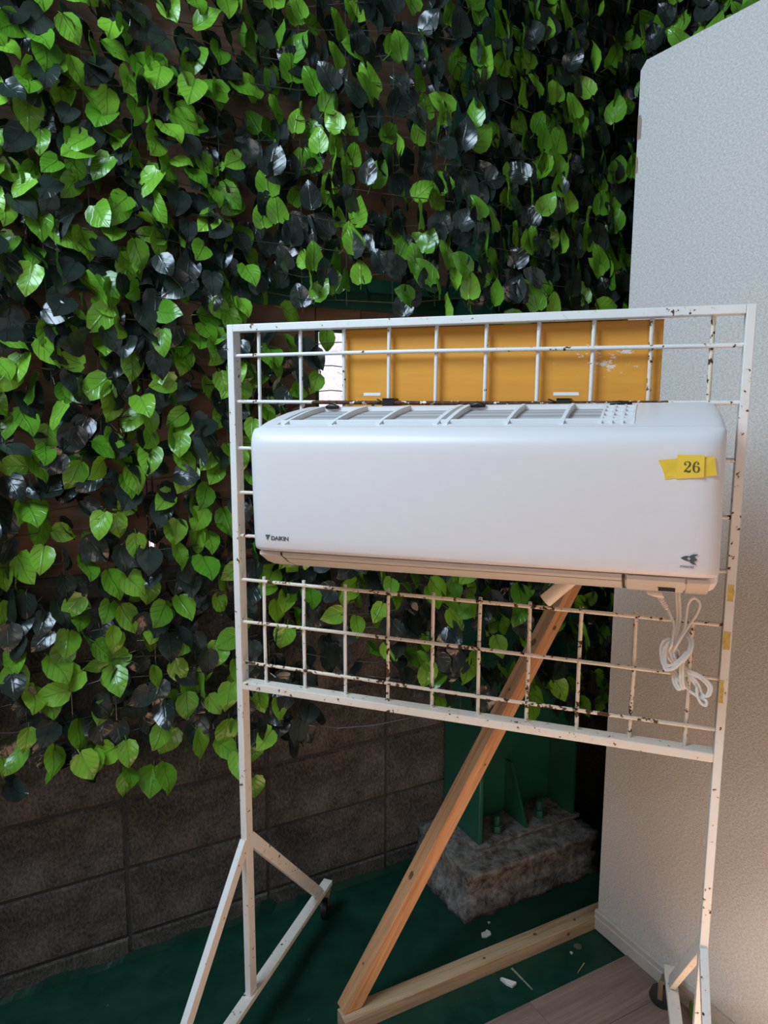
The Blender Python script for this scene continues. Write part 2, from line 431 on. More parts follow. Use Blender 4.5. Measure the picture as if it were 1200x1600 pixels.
for z0, z1, d in ((2.175, 2.232, .012), (2.096, 2.135, .007)):
    MB().add([(-.0006,-.0,z0),(-.0006,-d,z0),(-.0006,-d,z1-.012),(-.0006,-d*.6,z1),(-.0006,.0006,z1),(-.0006,.0006,z0)],[(0,1,2,3,4,5)]).obj('tape_tab', M_BROWNTAPE, pt)

# ---------------------------------------------------------------- timber brace and floor rail
tb = empty('timber_brace', (.65, 1.43, 0)); tag(tb, 'raw timber diagonal prop on a floor rail, bracing the wallpapered partition', 'brace')
ang = math.radians(56.2)
L = 1.52; T = .040      # strut frame: X along the length, Z across; foot cut level on the rail
sm = MB().prism([(0, 0), (L, 0), (L, T), (-T/math.tan(ang), T)], -.0215, .0215)
so = sm.obj('diagonal_strut', M_WOOD, tb, bevel=.0018)
so.location = (.057, .0235, .0405); so.rotation_euler = (0, -ang, 0)
def knot(parent, x, y, z, r, axis):
    m = MB(); n = 14; rr = random.Random(int(x*1000))
    for q, dep in ((1.0, .0004), (.55, .0009)):
        vs = []
        for k in range(n):
            a = k*2*math.pi/n; q2 = r*q*(1+.18*rr.uniform(-1, 1))
            if axis == 'y': vs.append((x+q2*1.25*math.cos(a), y-dep, z+q2*math.sin(a)))
            else: vs.append((x+q2*1.25*math.cos(a), y+q2*math.sin(a), z+dep))
        m.add(vs, [tuple(range(n))])
    m.obj('knot', M_KNOT, parent)
knot(so, .33, -.001, T, .008, 'z'); knot(so, 1.00, .0, T, .009, 'z'); knot(so, .66, -.0215, .012, .003, 'y'); knot(so, .86, -.002, T, .004, 'z'); knot(so, 1.06, -.0215, .018, .006, 'y'); knot(so, .09, .004, T, .003, 'z')
rl = MB().box(0, .86, -.0235, .0235, 0, .04).obj('floor_rail', M_WOOD2, tb, bevel=.0015)
rl.location = (.002, .005, 0.0)
rl.rotation_euler = (0, 0, -.012)
knot(rl, .60, .002, .04, .005, 'z'); knot(rl, .74, -.004, .04, .004, 'z'); knot(rl, .42, -.006, .04, .004, 'z'); knot(rl, .70, -.0235, .022, .005, 'y')

# ---------------------------------------------------------------- display rack (rack frame: x along the rack, y away from the viewer)
RO, RA = (.49656, 1.48917), -.84124
rk = empty('display_rack', (RO[0], RO[1], 0), RA); tag(rk, 'white painted steel grid rack with rust spots on wheeled feet', 'rack')
XL0, XL1, XR0, XR1, ZT, ZB = -.066, -.051, .916, .931, 1.684, .886
D2 = .015
MB().box(XL0, XL1, -D2, D2, .110, ZT).obj('post', M_RACK, rk, bevel=.0015)
MB().box(XR0, XR1, -D2, D2, .110, ZT).obj('post', M_RACK, rk, bevel=.0015)
MB().box(XL1, XR0, -D2, D2, ZT-.015, ZT).obj('top_bar', M_RACK, rk, bevel=.0015)
MB().box(XL1, XR0, -D2, D2, ZB, ZB+.017).obj('bottom_bar', M_RACK2, rk, bevel=.0015)
G = .09647; ZR0 = 1.6203
for k in range(8):
    z = ZR0-G*k
    mat = {0: M_ROD, 1: M_ROD3, 2: M_ROD, 3: M_ROD2, 4: M_ROD2, 5: M_ROD2, 6: M_ROD2, 7: M_ROD2}[k]
    if k == 4: mat = M_ROD2
    pts = [(XL1+.93*(-0)+ (XR0-XL1)*t, -.0042+.0006*math.sin(9*t+k), z+.0012*math.sin(5*t+2*k)) for t in [i/12 for i in range(13)]]
    MB().tube(pts, .0039, 8).obj('horizontal_rod', mat, rk, True)
for i in range(10):
    x = G*i
    for (za, zb), mat in (((1.300, ZT-.014), M_ROD if i < 8 else M_ROD2), ((ZB+.015, 1.1455), M_ROD if i < 3 else M_ROD2)):
        dx = rnd.uniform(-.0015, .0015)
        MB().tube([(x, .0032, za), (x+dx, .0032, (za+zb)/2), (x, .0032, zb)], .0039, 8).obj('vertical_rod', mat, rk, True)
for x0, x1, s in ((XL0, XL1, 1), (XR0, XR1, -1)):
    xc = (x0+x1)/2
    sw = 0 if s > 0 else math.radians(3.5)
    foot = empty('foot', (xc, 0, 0), sw); foot.parent = rk
    MB().box(-.014, .014, -.45, .45 if s > 0 else .445, .095, .110).obj('base_bar', M_RACK2, foot, bevel=.0015)
    for sg in (-1, 1):
        MB().bar((xc, sg*.008, .512), (xc-math.sin(sw)*sg*.385, sg*.385, .108), .0146, .030, (0, sg, .93)).obj('brace_leg', M_RACK, rk, bevel=.0015)
        f = 0 if (s > 0 and sg > 0) else .008
        turn = .3 if s > 0 else 1.2
        cm = MB()
        def P_(x, y, z): 
            c_, s_ = math.cos(turn), math.sin(turn)
            return (x*c_-y*s_, sg*.415+x*s_+y*c_, z)
        off = .018
        cm.hexa([P_(a, b, z) for z in (.088, .095) for a, b in ((-.02, -.02), (.02, -.02), (.02, .02), (-.02, .02))])
        for a0, a1 in ((-.014, -.0115), (.0115, .014)):
            cm.hexa([P_(a, b, z) for z in (.036, .088) for a, b in ((a0, off-.006), (a1, off-.006), (a1, off+.006), (a0, off+.006))])
        cm.obj('caster_fork', M_STEELPL, foot)
        wc = f+.029
        wm_ = MB().tube([P_(a, off, wc) for a in (-.0095, -.008, .008, .0095)], [.024, .029, .029, .024], 20)
        wm_.obj('caster_wheel', M_BLACK, foot, True)
# tape remains
def patch(parent, name, x0, x1, y, z0, z1, mat, seed):
    r = random.Random(seed); n = 5
    L_ = [(x0+r.uniform(0, .0015), z0+(z1-z0)*i/n) for i in range(n+1)]; R_ = [(x1-r.uniform(0, .002), z0+(z1-z0)*i/n) for i in range(n+1)]
    MB().prism(L_+R_[::-1], y-.0006, y).obj(name, mat, parent)
patch(rk, 'masking_tape', XR0+.002, XR0+.0135, -D2, 1.185, 1.214, M_OLDTAPE, 1)
patch(rk, 'masking_tape', XR0+.0005, XR0+.0135, -D2, 1.098, 1.130, M_OLDTAPE, 2)
patch(rk, 'masking_tape', XR0+.0005, XR0+.009, -D2, 1.000, 1.042, M_OLDTAPE, 3)
wt = MB(); wt.tube([(.088, -.0045, 1.2365), (.104, -.0045, 1.236), (.123, -.0045, 1.235)], [.0085, .0045, .0042], 9)
wt.obj('paper_tape_wrap', M_WTAPE, rk)

# ---------------------------------------------------------------- yellow board hung behind the grid
yb = empty('backing_board', (RO[0], RO[1], 0), RA); tag(yb, 'yellow ochre painted board hung behind the grid rack above the air conditioner', 'board')
bo = MB().box(0, .600, .0165, .0265, 0, .438).obj('panel', M_YELLOW, yb, bevel=.001); bo.location = (.191, 0, 1.230)
for x in (.292, .628):
    MB().box(x-.012, x+.012, -.0095, -.0082, 1.507, 1.532).box(x-.012, x+.012, -.0095, .0165, 1.529, 1.532).obj('hook_clip', M_CLIP, yb)
    MB().tube([(x-.028, .006, 1.53), (x-.014, -.009, 1.526), (x-.034, -.0085, 1.518), (x-.02, .009, 1.512), (x-.03, -.009, 1.505)], .0016, 6).obj('wire_tie', M_CLIP, yb)
    patch(yb, 'torn_tape', x-.062 if x < .5 else x-.022, x-.024 if x < .5 else x+.026, .0164, 1.537, 1.543, M_WTAPE, int(x*100))

# ---------------------------------------------------------------- air conditioner
TILT = .0150
dvec = Vector((math.cos(RA), math.sin(RA), 0)); nvec = Vector((-.745, -.667, 0)).normalized()
ac_loc = Vector((RO[0], RO[1], 0))+dvec*.501+nvec*.02+Vector((0, 0, 1.222))
ac = empty('air_conditioner', ac_loc, rot=(0, -TILT, RA)); ac.rotation_mode = 'XYZ'
tag(ac, 'white wall-mount air conditioner indoor unit hanging on the grid rack', 'air conditioner')
W2 = .384
top = [(-.198, .2635), (-.165, .2735), (-.127, .2815), (-.085, .289), (-.048, .2935), (-.005, .298)]
bot = [(-.120, .0), (-.155, .008), (-.185, .020), (-.198, .029)]
def ztop(y):
    pts = [(-.232, .236), (-.226, .249)]+top
    for (a, za), (b, zb) in zip(pts, pts[1:]):
        if a <= y <= b: return za+(zb-za)*(y-a)/(b-a)
    return pts[-1][1]
def ins(poly, x, k, cy=-.11, cz=.15):
    return [(x, cy+(y-cy)*(1-k), cz+(z-cz)*(1-k*.75)) for y, z in poly]
def casing_poly(drop=0):
    t = [(y, z-drop) for y, z in top] if drop else top
    return [(-.002, 0)]+bot+t+[(0, .290-drop)]
ends = [(0, .085), (.003, .045), (.008, .020), (.016, .006), (.028, 0)]
GX0, GX1 = -.345, .259
m = MB()
m.loft([ins(casing_poly(), -W2+e, k) for e, k in ends]+[ins(casing_poly(), GX0, 0)])
m.loft([ins(casing_poly(), GX1, 0)]+[ins(casing_poly(), W2-e, k) for e, k in ends[::-1]])
m.loft([ins(casing_poly(.03), GX0, 0), ins(casing_poly(.03), GX1, 0)])
# back strip and front strip of the grille opening
def strip(mm, x0, x1, ya, yb_, th, n=5, lift=0):
    ys = [ya+(yb_-ya)*i/n for i in range(n+1)]
    p = [(y, ztop(y)+lift) for y in ys]+[(y, ztop(y)-th) for y in ys[::-1]]
    mm.loft([[(x0, y, z) for y, z in p], [(x1, y, z) for y, z in p]])
strip(m, GX0, GX1, -.022, -.005, .03); strip(m, GX0, GX1, -.198, -.186, .03)
m.obj('casing', M_AC, ac, True, angle=35)
# front panel with rounded ends
fp = [(-.2005, .046), (-.2005, .2625), (-.212, .2585), (-.2215, .2525), (-.2275, .2445), (-.2305, .235), (-.231, .22), (-.2305, .14), (-.2285, .070), (-.2265, .052), (-.224, .0465), (-.219, .044)]
def fring(x, dy, dz):
    out = []
    for y, z in fp:
        t = max(0, min(1, (-.2005-y)/.03)); out.append((x, y+dy*t, .15+(z-.15)*(1-dz)))
    return out
fe = [(0, .026, .050), (.0015, .0185, .030), (.004, .0125, .016), (.009, .0075, .006), (.018, .0035, 0), (.032, .001, 0), (.048, 0, 0)]
m = MB().loft([fring(-W2+e, dy, dz) for e, dy, dz in fe]+[fring(W2-e, dy, dz) for e, dy, dz in fe[::-1]])
m.obj('front_panel', M_AC, ac, True, angle=50)
# top grille: ribs across, one long bar, honeycomb at right
RX = [-.330, -.239, -.151, -.051, -.034, .066, .152]
def rib(mm, x, wd, ya=-.19, yb_=-.018, th=.022, lift=0):
    n = 7; ys = [ya+(yb_-ya)*i/n for i in range(n+1)]
    p = [(y, ztop(y)+lift) for y in ys]+[(y, ztop(y)-th) for y in ys[::-1]]
    mm.loft([[(x-wd/2, y, z) for y, z in p], [(x+wd/2, y, z) for y, z in p]])
for x in RX:
    m = MB(); rib(m, x, .008 if x in (-.051, -.034) else .006, lift=.0022); m.obj('grille_rib', M_ACG, ac)
m = MB(); strip(m, GX0, GX1, -.1735, -.1665, .02, 1, .0015); m.obj('grille_long_bar', M_ACG, ac)
m = MB()
for x in (.2095, .225, .241, .257): rib(m, x, .0036, -.188, -.03, .02, .001)
for y in (-.15, -.118, -.082, -.046): strip(m, .209, .258, y-.003, y+.003, .02, 1, .001)
m.obj('honeycomb_grille', M_ACG, ac)
for a, b in ((-.338, -.056), (-.029, .206)):
    n = 8; ys = [-.186+.164*i/n for i in range(n+1)]
    p = [(y, ztop(y)-.0075) for y in ys]+[(y, ztop(y)-.0100) for y in ys[::-1]]
    MB().loft([[(a, y, z) for y, z in p], [(b, y, z) for y, z in p]]).obj('filter', M_FILTER, ac, True)
    xt = (a+.03) if a < -.1 else a+.012
    MB().tube([(xt-.014, -.024, .2965), (xt, -.028, .299), (xt+.014, -.024, .2965)], [.003, .006, .003], 8).obj('filter_tab', M_STEELPL if False else M_CLIP, ac, True)
MB().tube([(.215, -.03, .297), (.23, -.033, .2975), (.25, -.028, .297)], [.003, .005, .003], 8).obj('filter_tab', M_CLIP, ac, True)
# underside: louver flap and service strip
def under(x0, x1, mat, name, off=.0012, a=-.216, b=-.10, par=ac):
    pts = [(-.222, .0445), (-.212, .036), (-.198, .0275), (-.185, .0185), (-.155, .0065), (-.120, -.0015), (-.10, -.0018)]
    pp = [(y, z-off) for y, z in pts if a <= y <= b+.001] or pts
    q = [(y, z+.006) for y, z in pp[::-1]]
    return MB().loft([[(x, y, z) for y, z in pp+q] for x in (x0, x1)]).obj(name, mat, par, True)
lv = under(-.328, .249, M_ACL, 'louver_flap')
MB().loft([[(x, y, z) for y, z in ((-.2015, .0282), (-.2, .0272), (-.1985, .0282))] for x in (-.328, .249)]).obj('flap_seam', M_SEAM, lv)
under(-.3315, -.3285, M_SEAM, 'flap_gap', .0005); under(.2495, .2535, M_SEAM, 'flap_gap', .0005)
under(-.374, -.333, M_ACL, 'end_cover', .001, -.213); 
sp_ = under(.256, .338, M_ACL, 'service_cover', .002, -.213)
MB().box(.302, .326, -.190, -.180, .0135, .0185).obj('receiver_window', M_SEAM, sp_)
under(.341, .372, plain('clear_cover', (.66, .58, .50), .15), 'sensor_cover', .0025, -.213)
def spline(pts, n=6):
    P_ = [pts[0]]+pts+[pts[-1]]; out = []
    for i in range(1, len(P_)-2):
        p0, p1, p2, p3 = P_[i-1:i+3]
        for k_ in range(n):
            t = k_/n
            out.append(.5*((2*p1)+(p2-p0)*t+(2*p0-5*p1+4*p2-p3)*t*t+(3*p1-p0-3*p2+p3)*t**3))
    out.append(pts[-1]); return out
FY = -.2312
def polyobj(name, polys, mat, parent, ox, oz, sc, y):
    mm = MB()
    for p in polys: mm.prism([(ox+x*sc, oz+z*sc) for x, z in p], y-.0004, y+.0002)
    return mm.obj(name, mat, parent)
def text(name, s, size, mat, parent, x, y, z, sx=1, shear=0, off=0):
    cu = bpy.data.curves.new(name, 'FONT'); cu.body = s; cu.size = size; cu.extrude = .0002; cu.offset = off; cu.shear = shear; cu.space_character = 1.0
    t = bpy.data.objects.new('tmp_text', cu); COL.objects.link(t)
    bpy.context.view_layer.update()
    me = bpy.data.meshes.new_from_object(t.evaluated_get(bpy.context.evaluated_depsgraph_get()))
    bpy.data.objects.remove(t)
    o = link(name, me, mat, parent); o.location = (x, y, z); o.rotation_euler = (math.pi/2, 0, 0); o.scale = (sx, 1, 1)
    return o
def fy(z):   # front panel surface at height z
    pts = [(.044, -.219), (.0465, -.224), (.052, -.2265), (.070, -.2285), (.14, -.2305), (.22, -.231)]
    for (a, ya), (b, yb_) in zip(pts, pts[1:]):
        if a <= z <= b: return ya+(yb_-ya)*(z-a)/(b-a)
    return -.231
LX, LZ = -.3515, .0655
lg = polyobj('brand_mark', [[(0, 1), (.30, 1), (.42, .55), (.12, .55)][:4], [(.38, 1), (1.05, 1), (.30, 0), (.22, .32), (.52, .60)]], M_INK, ac, LX, LZ, .0092, fy(.07)-.0001)
text('brand_lettering', 'DAIKIN', .0098, M_INK, ac, LX+.0105, fy(.07)-.00055, LZ+.0004, 1.06, .12, .00022)
sx0, sz0, k = .330, .0655, .0225/148
def P(l): return [((x-295)*k+sx0, (1287-z)*k+sz0) for x, z in l]
outer = P([(293,1230),(318,1214),(345,1207),(372,1210),(384,1199),(404,1190),(443,1187),(441,1196),(424,1203),(415,1213),(420,1224),(436,1231),(440,1243),(430,1251),(416,1254),(412,1262),(418,1274),(436,1284),(432,1287),(404,1286),(384,1276),(374,1261),(350,1256),(318,1246)])
hole = P([(341,1231),(356,1226),(368,1214),(374,1226),(388,1233),(374,1240),(366,1252),(358,1238)])
bm = bmesh.new(); es = []
for loop in (outer, hole):
    vs = [bm.verts.new((x, 0, z)) for x, z in loop]; es += [bm.edges.new((vs[i], vs[(i+1) % len(vs)])) for i in range(len(vs))]
bmesh.ops.triangle_fill(bm, use_beauty=True, edges=es)
r_ = bmesh.ops.extrude_face_region(bm, geom=list(bm.faces)); bmesh.ops.translate(bm, vec=(0, -.0004, 0), verts=[g for g in r_['geom'] if isinstance(g, bmesh.types.BMVert)])
me = bpy.data.meshes.new('emblem'); bm.to_mesh(me); bm.free()
em = link('emblem', me, M_INK, ac); em.location = (0, fy(.07)-.0002, 0)
text('emblem_lettering', 'STREAMER', .0040, M_INK, ac, sx0-.0005, fy(.062)-.00055, sz0-.0055, 1.0, 0, 0)
# price tape with the number card
TZ = .2115
tp = MB().prism([(.2935, TZ+.0040), (.3135, TZ+.0062), (.345, TZ+.0095), (.3680, TZ+.0105), (.3690, TZ+.003), (.3705, TZ-.009), (.3725, TZ-.0165), (.345, TZ-.0200), (.322, TZ-.0205), (.3040, TZ-.0235), (.3025, TZ-.0160), (.2985, TZ-.006)], FY-.0004, FY+.0006).obj('number_tape', M_TAPE, ac)
# the tape follows the panel where it curves back at its right end
for v in tp.data.vertices:
    e = W2-v.co.x
    if e < .048: v.co.y += .001*max(0, (.048-e)/.016)**1.15
cd = MB().prism([(.3190, TZ+.0125), (.3545, TZ+.0120), (.3550, TZ-.0195), (.3180, TZ-.0222)], FY-.0013, FY-.0005).obj('number_card', M_CARD, tp)
def ribbon(pts, ws):
    mm = MB(); n = len(pts); Lf = []; Rt = []
    for i, (x, z) in enumerate(pts):
        a = pts[max(i-1, 0)]; b = pts[min(i+1, n-1)]; dx, dz = b[0]-a[0], b[1]-a[1]; l = math.hypot(dx, dz) or 1
        nx, nz = -dz/l*ws[i]/2, dx/l*ws[i]/2; Lf.append((x+nx, z+nz)); Rt.append((x-nx, z-nz))
    return Lf, Rt
def glyph(mm, pts, ws, ox, oz, s, y):
    q = spline([Vector((a, b, w_)) for (a, b), w_ in zip(pts, ws)], 5)
    pts, ws = [(v.x, v.y) for v in q], [max(.02, v.z) for v in q]
    Lf, Rt = ribbon(pts, ws)
    for i in range(len(pts)-1):
        mm.prism([(ox+a*s, oz+b*s) for a, b in (Lf[i], Lf[i+1], Rt[i+1], Rt[i])], y-.0003, y+.0001)
def disc(mm, cx, cz, r, ox, oz, s, y):
    mm.prism([(ox+(cx+r*math.cos(a))*s, oz+(cz+r*math.sin(a))*s) for a in [i*math.pi/6 for i in range(12)]], y-.0003, y+.0001)
g = MB(); yg = FY-.0014
glyph(g, [(.10,.72),(.08,.82),(.16,.93),(.30,.975),(.45,.93),(.54,.80),(.52,.66),(.42,.50),(.26,.32),(.10,.12)], [.06,.07,.05,.05,.10,.16,.16,.11,.07,.06], .3275, TZ-.013, .0160, yg)
glyph(g, [(.06,.06),(.16,.13),(.30,.12),(.44,.08),(.54,.10),(.60,.22),(.61,.30)], [.05,.12,.17,.17,.15,.06,.04], .3275, TZ-.013, .0160, yg)
disc(g, .15, .72, .09, .3275, TZ-.013, .0160, yg)
o6 = .3275+.0118
glyph(g, [(.50,.80),(.48,.90),(.38,.975),(.26,.94),(.15,.78),(.10,.54),(.11,.30),(.18,.12),(.32,.03),(.46,.09),(.54,.24),(.53,.42),(.44,.54),(.32,.56),(.20,.48),(.14,.38)], [.05,.05,.05,.08,.14,.17,.17,.13,.05,.10,.16,.15,.08,.05,.04,.03], o6, TZ-.013, .0160, yg)
disc(g, .46, .79, .085, o6, TZ-.013, .0160, yg)
g.obj('number', M_CARDINK, tp)
# drain pipe sleeve out of the back
m = MB(); n = 14
A, B = Vector((.112, -.026, -.060)), Vector((.185, -.018, .01)); ax = (B-A).normalized(); s1 = ax.orthogonal().normalized(); s2 = ax.cross(s1)
rings = []
for p, r in ((A+ax*.03, .0105), (A, .0105), (A, .0128), (B, .0128)):
    rings.append([p+(s1*math.cos(t*2*math.pi/n)+s2*math.sin(t*2*math.pi/n))*r for t in range(n)])
m.loft(rings); m.obj('drain_sleeve', M_PIPE, ac, True)
MB().tube([A+ax*.004, A+ax*.006], .0104, 14).obj('sleeve_bore', M_SEAM, ac)
# power cord: out of the service strip, knotted into a bundle
IR = (ac.matrix_basis if False else Matrix.Translation(ac_loc) @ Euler((0, -TILT, RA)).to_matrix().to_4x4()).inverted()
RKM = Matrix.Translation((RO[0], RO[1], 0)) @ Matrix.Rotation(RA, 4, 'Z')
def cpt(cx, cy, off):   # bundle drawn in the plane .10 m in front of the rack, off = towards the viewer
    px, py = 1000+cx/7.62, 900+cy/7.62
    s = .775+(px-1000)*.000976+(py-900)*.00006; z = 1.236+(px-1000)*.0000915-(py-900)*.001119
    return IR @ (RKM @ Vector((s, -(.10+off), z)))
cordA = [(440,150,0),(448,330,0),(455,480,0),(430,640,.004),(390,800,.006),(430,880,.0),(450,960,-.006),(480,1120,-.004),(540,1300,.002),(500,1250,.006),(490,1020,.008),(530,940,.009),(590,820,.012),(600,740,.008),(550,680,.0),(500,700,-.006),(410,760,-.004),(370,830,.0),(390,930,.008),(440,1000,.002),(500,1070,-.004),(600,1120,0),(740,1180,.004),(830,1270,.004),(820,1360,.004),(770,1400,.002),(720,1370,-.002),(690,1280,0),(620,1190,0),(540,1130,-.004),(440,1060,-.006),(350,960,-.003),(320,830,.004),(330,770,.006),(390,740,.004)]
cordB = [(330,370,.0),(370,450,.002),(410,540,.002),(405,650,.006),(390,760,.012),(360,860,.006),(400,960,-.002),(460,1080,-.002),(540,1230,0),(600,1330,0),(700,1390,.003),(770,1420,.003),(810,1440,.006),(800,1480,.008),(745,1460,.008),(700,1380,.006),(690,1280,.004)]
cordC = [(380,880,.004),(420,790,.008),(480,690,.010),(540,590,.008),(560,450,.004),(575,340,.004),(610,270,.004),(655,248,.004),(705,280,.004),(718,340,.004),(690,420,.003),(640,500,.003),(560,600,.008),(490,700,.013),(440,790,.012),(410,880,.006),(420,980,-.002)]
cordD = [(560,850,.013),(500,920,.014),(400,1000,.014),(300,1030,.010),(265,960,.004),(255,840,.0),(290,750,.002),(340,740,.004),(375,800,-.004),(420,900,-.006)]
cordE = [(605,790,.012),(560,880,.015),(470,970,.016),(370,1060,.014),(300,1060,.010),(285,940,.004),(295,830,.004),(330,770,.002)]
cordF = [(360,1080,-.004),(430,1160,.0),(490,1230,.004),(505,1300,.004),(460,1310,.004),(420,1260,0),(400,1160,-.004),(410,1080,-.008)]
pc = MB()
for c in (cordA, cordB, cordC, cordD, cordE, cordF):
    path = spline([cpt(*p) for p in c])
    pc.tube(path, .0026, 8)
    if c is not cordB and c is not cordC: pc.tube([p+Vector((.0040, -.0012, .0022)) for p in path], .0026, 8)
pco = pc.obj('power_cord', M_CORD, ac, True)
pm = MB(); a, b = cpt(170, 175, 0), cpt(250, 245, .0)
pm.loft([[Vector(a)+Vector((dx, dy, 0)) for dx, dy in ((-.012, -.010), (.012, -.010), (.012, .010), (-.012, .010))], [Vector(cpt(190, 205, 0))+Vector((dx, dy, 0)) for dx, dy in ((-.012, -.010), (.011, -.010), (.011, .010), (-.012, .010))], [Vector(b)+Vector((dx, dy, 0)) for dx, dy in ((-.004, -.005), (.006, -.005), (.006, .005), (-.004, .005))]])
pts = [cpt(235+i*7.0, 235+i*10.5, 0) for i in range(15)]
pm.tube(pts, [(.0058 if i % 2 else .0046)-.0001*i for i in range(15)], 8)
pm.obj('plug', M_CORD, pco)

# ---------------------------------------------------------------- ivy mats
def leaf_mesh(name, mat, rr):
    Ln = .073; Wd = .0305*rr.uniform(.92, 1.12); curl = rr.uniform(-.1, .35); fold = rr.uniform(.05, .35); wav = rr.uniform(-.10, .10); tw = rr.uniform(-.5, .5)
    rows = [(.00, .24, -.07), (.10, .80, -.075), (.29, 1.0, -.03), (.51, .92, 0), (.71, .66, .01), (.87, .31, .01), (1.0, .0, 0)]
    us = (-1, -.5, 0, .5, 1); vs = []; uvs = []; fs = []
    for t, wd, back in rows:
        for u in us:
            x = u*Wd*wd; tt = t+back*abs(u)**1.5
            y = -Ln*(fold*.35*abs(u)*wd+.0)-Ln*curl*.35*(t-.35)**2*(-1)+Ln*wav*u*(t-.4)+Ln*.05*math.sin(t*7+u*2)
            c, s = math.cos(tw*t*.6), math.sin(tw*t*.6)
            vs.append((x*c-y*s, x*s+y*c, -Ln*tt)); uvs.append((.5+u*wd*.5, t))
    n = 5
    for i in range(len(rows)-1):
        for k_ in range(4):
            a = i*n+k_
            if i == len(rows)-2: fs.append((a, a+1, (i+1)*n+2))
            else: fs.append((a, a+1, a+1+n, a+n))
    # petiole
    b = len(vs)
    for p in ((-.0008, 0, 0), (.0008, 0, 0), (.0008, .014, .014), (-.0008, .014, .014)): vs.append(p); uvs.append((.5, .0))
    fs.append((b, b+1, b+2, b+3))
    me = bpy.data.meshes.new(name); me.from_pydata(vs, [], fs); me.update()
    uvl = me.uv_layers.new(name='UVMap')
    for lp in me.loops: uvl.data[lp.index].uv = uvs[lp.vertex_index]
    me.materials.append(mat)
    me.polygons.foreach_set('use_smooth', [True]*len(me.polygons))
    return me, vs, fs, uvs
lr = random.Random(21)
LB = [leaf_mesh('bright_leaf', M_LEAFB, lr) for _ in range(7)]
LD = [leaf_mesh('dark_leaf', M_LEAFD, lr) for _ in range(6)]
TURN, RAD = 1.64, .12
def surf(x):   # depth of the leaf curtain: flat against the wall at left, standing forward at the column
    t = max(0, min(1, (x-.62)/.45)); t = t*t*(3-2*t)
    return 1.812+(1.618-1.812)*t
def curtain(u, off=0):   # point and facing of the curtain at width u; past the corner it turns along the right-hand wall
    if u <= TURN: return u, surf(u)+off, 0.0
    y0 = surf(TURN); a = min((u-TURN)/RAD, math.pi/2); r = RAD+off
    x = TURN+math.sin(a)*r; y = y0-RAD+math.cos(a)*r; rest = max(0, u-TURN-RAD*math.pi/2)
    return x, y-rest, -a
def to_px(p):
    d = Vector(p)-Vector((0, 0, CAM_H)); z = d.dot(CF)
    return (600+FPX*d.dot(CR)/z, 800-FPX*d.dot(CU)/z, z)
def hidden(px, py):
    if px < -30 or px > 1230 or py < -30 or py > 1630: return True
    if 395 < px < 1125 and 690 < py < 870: return True
    if px > 1005: return True
    if 545 < px < 1030 and 515 < py < 690: return True
    return False
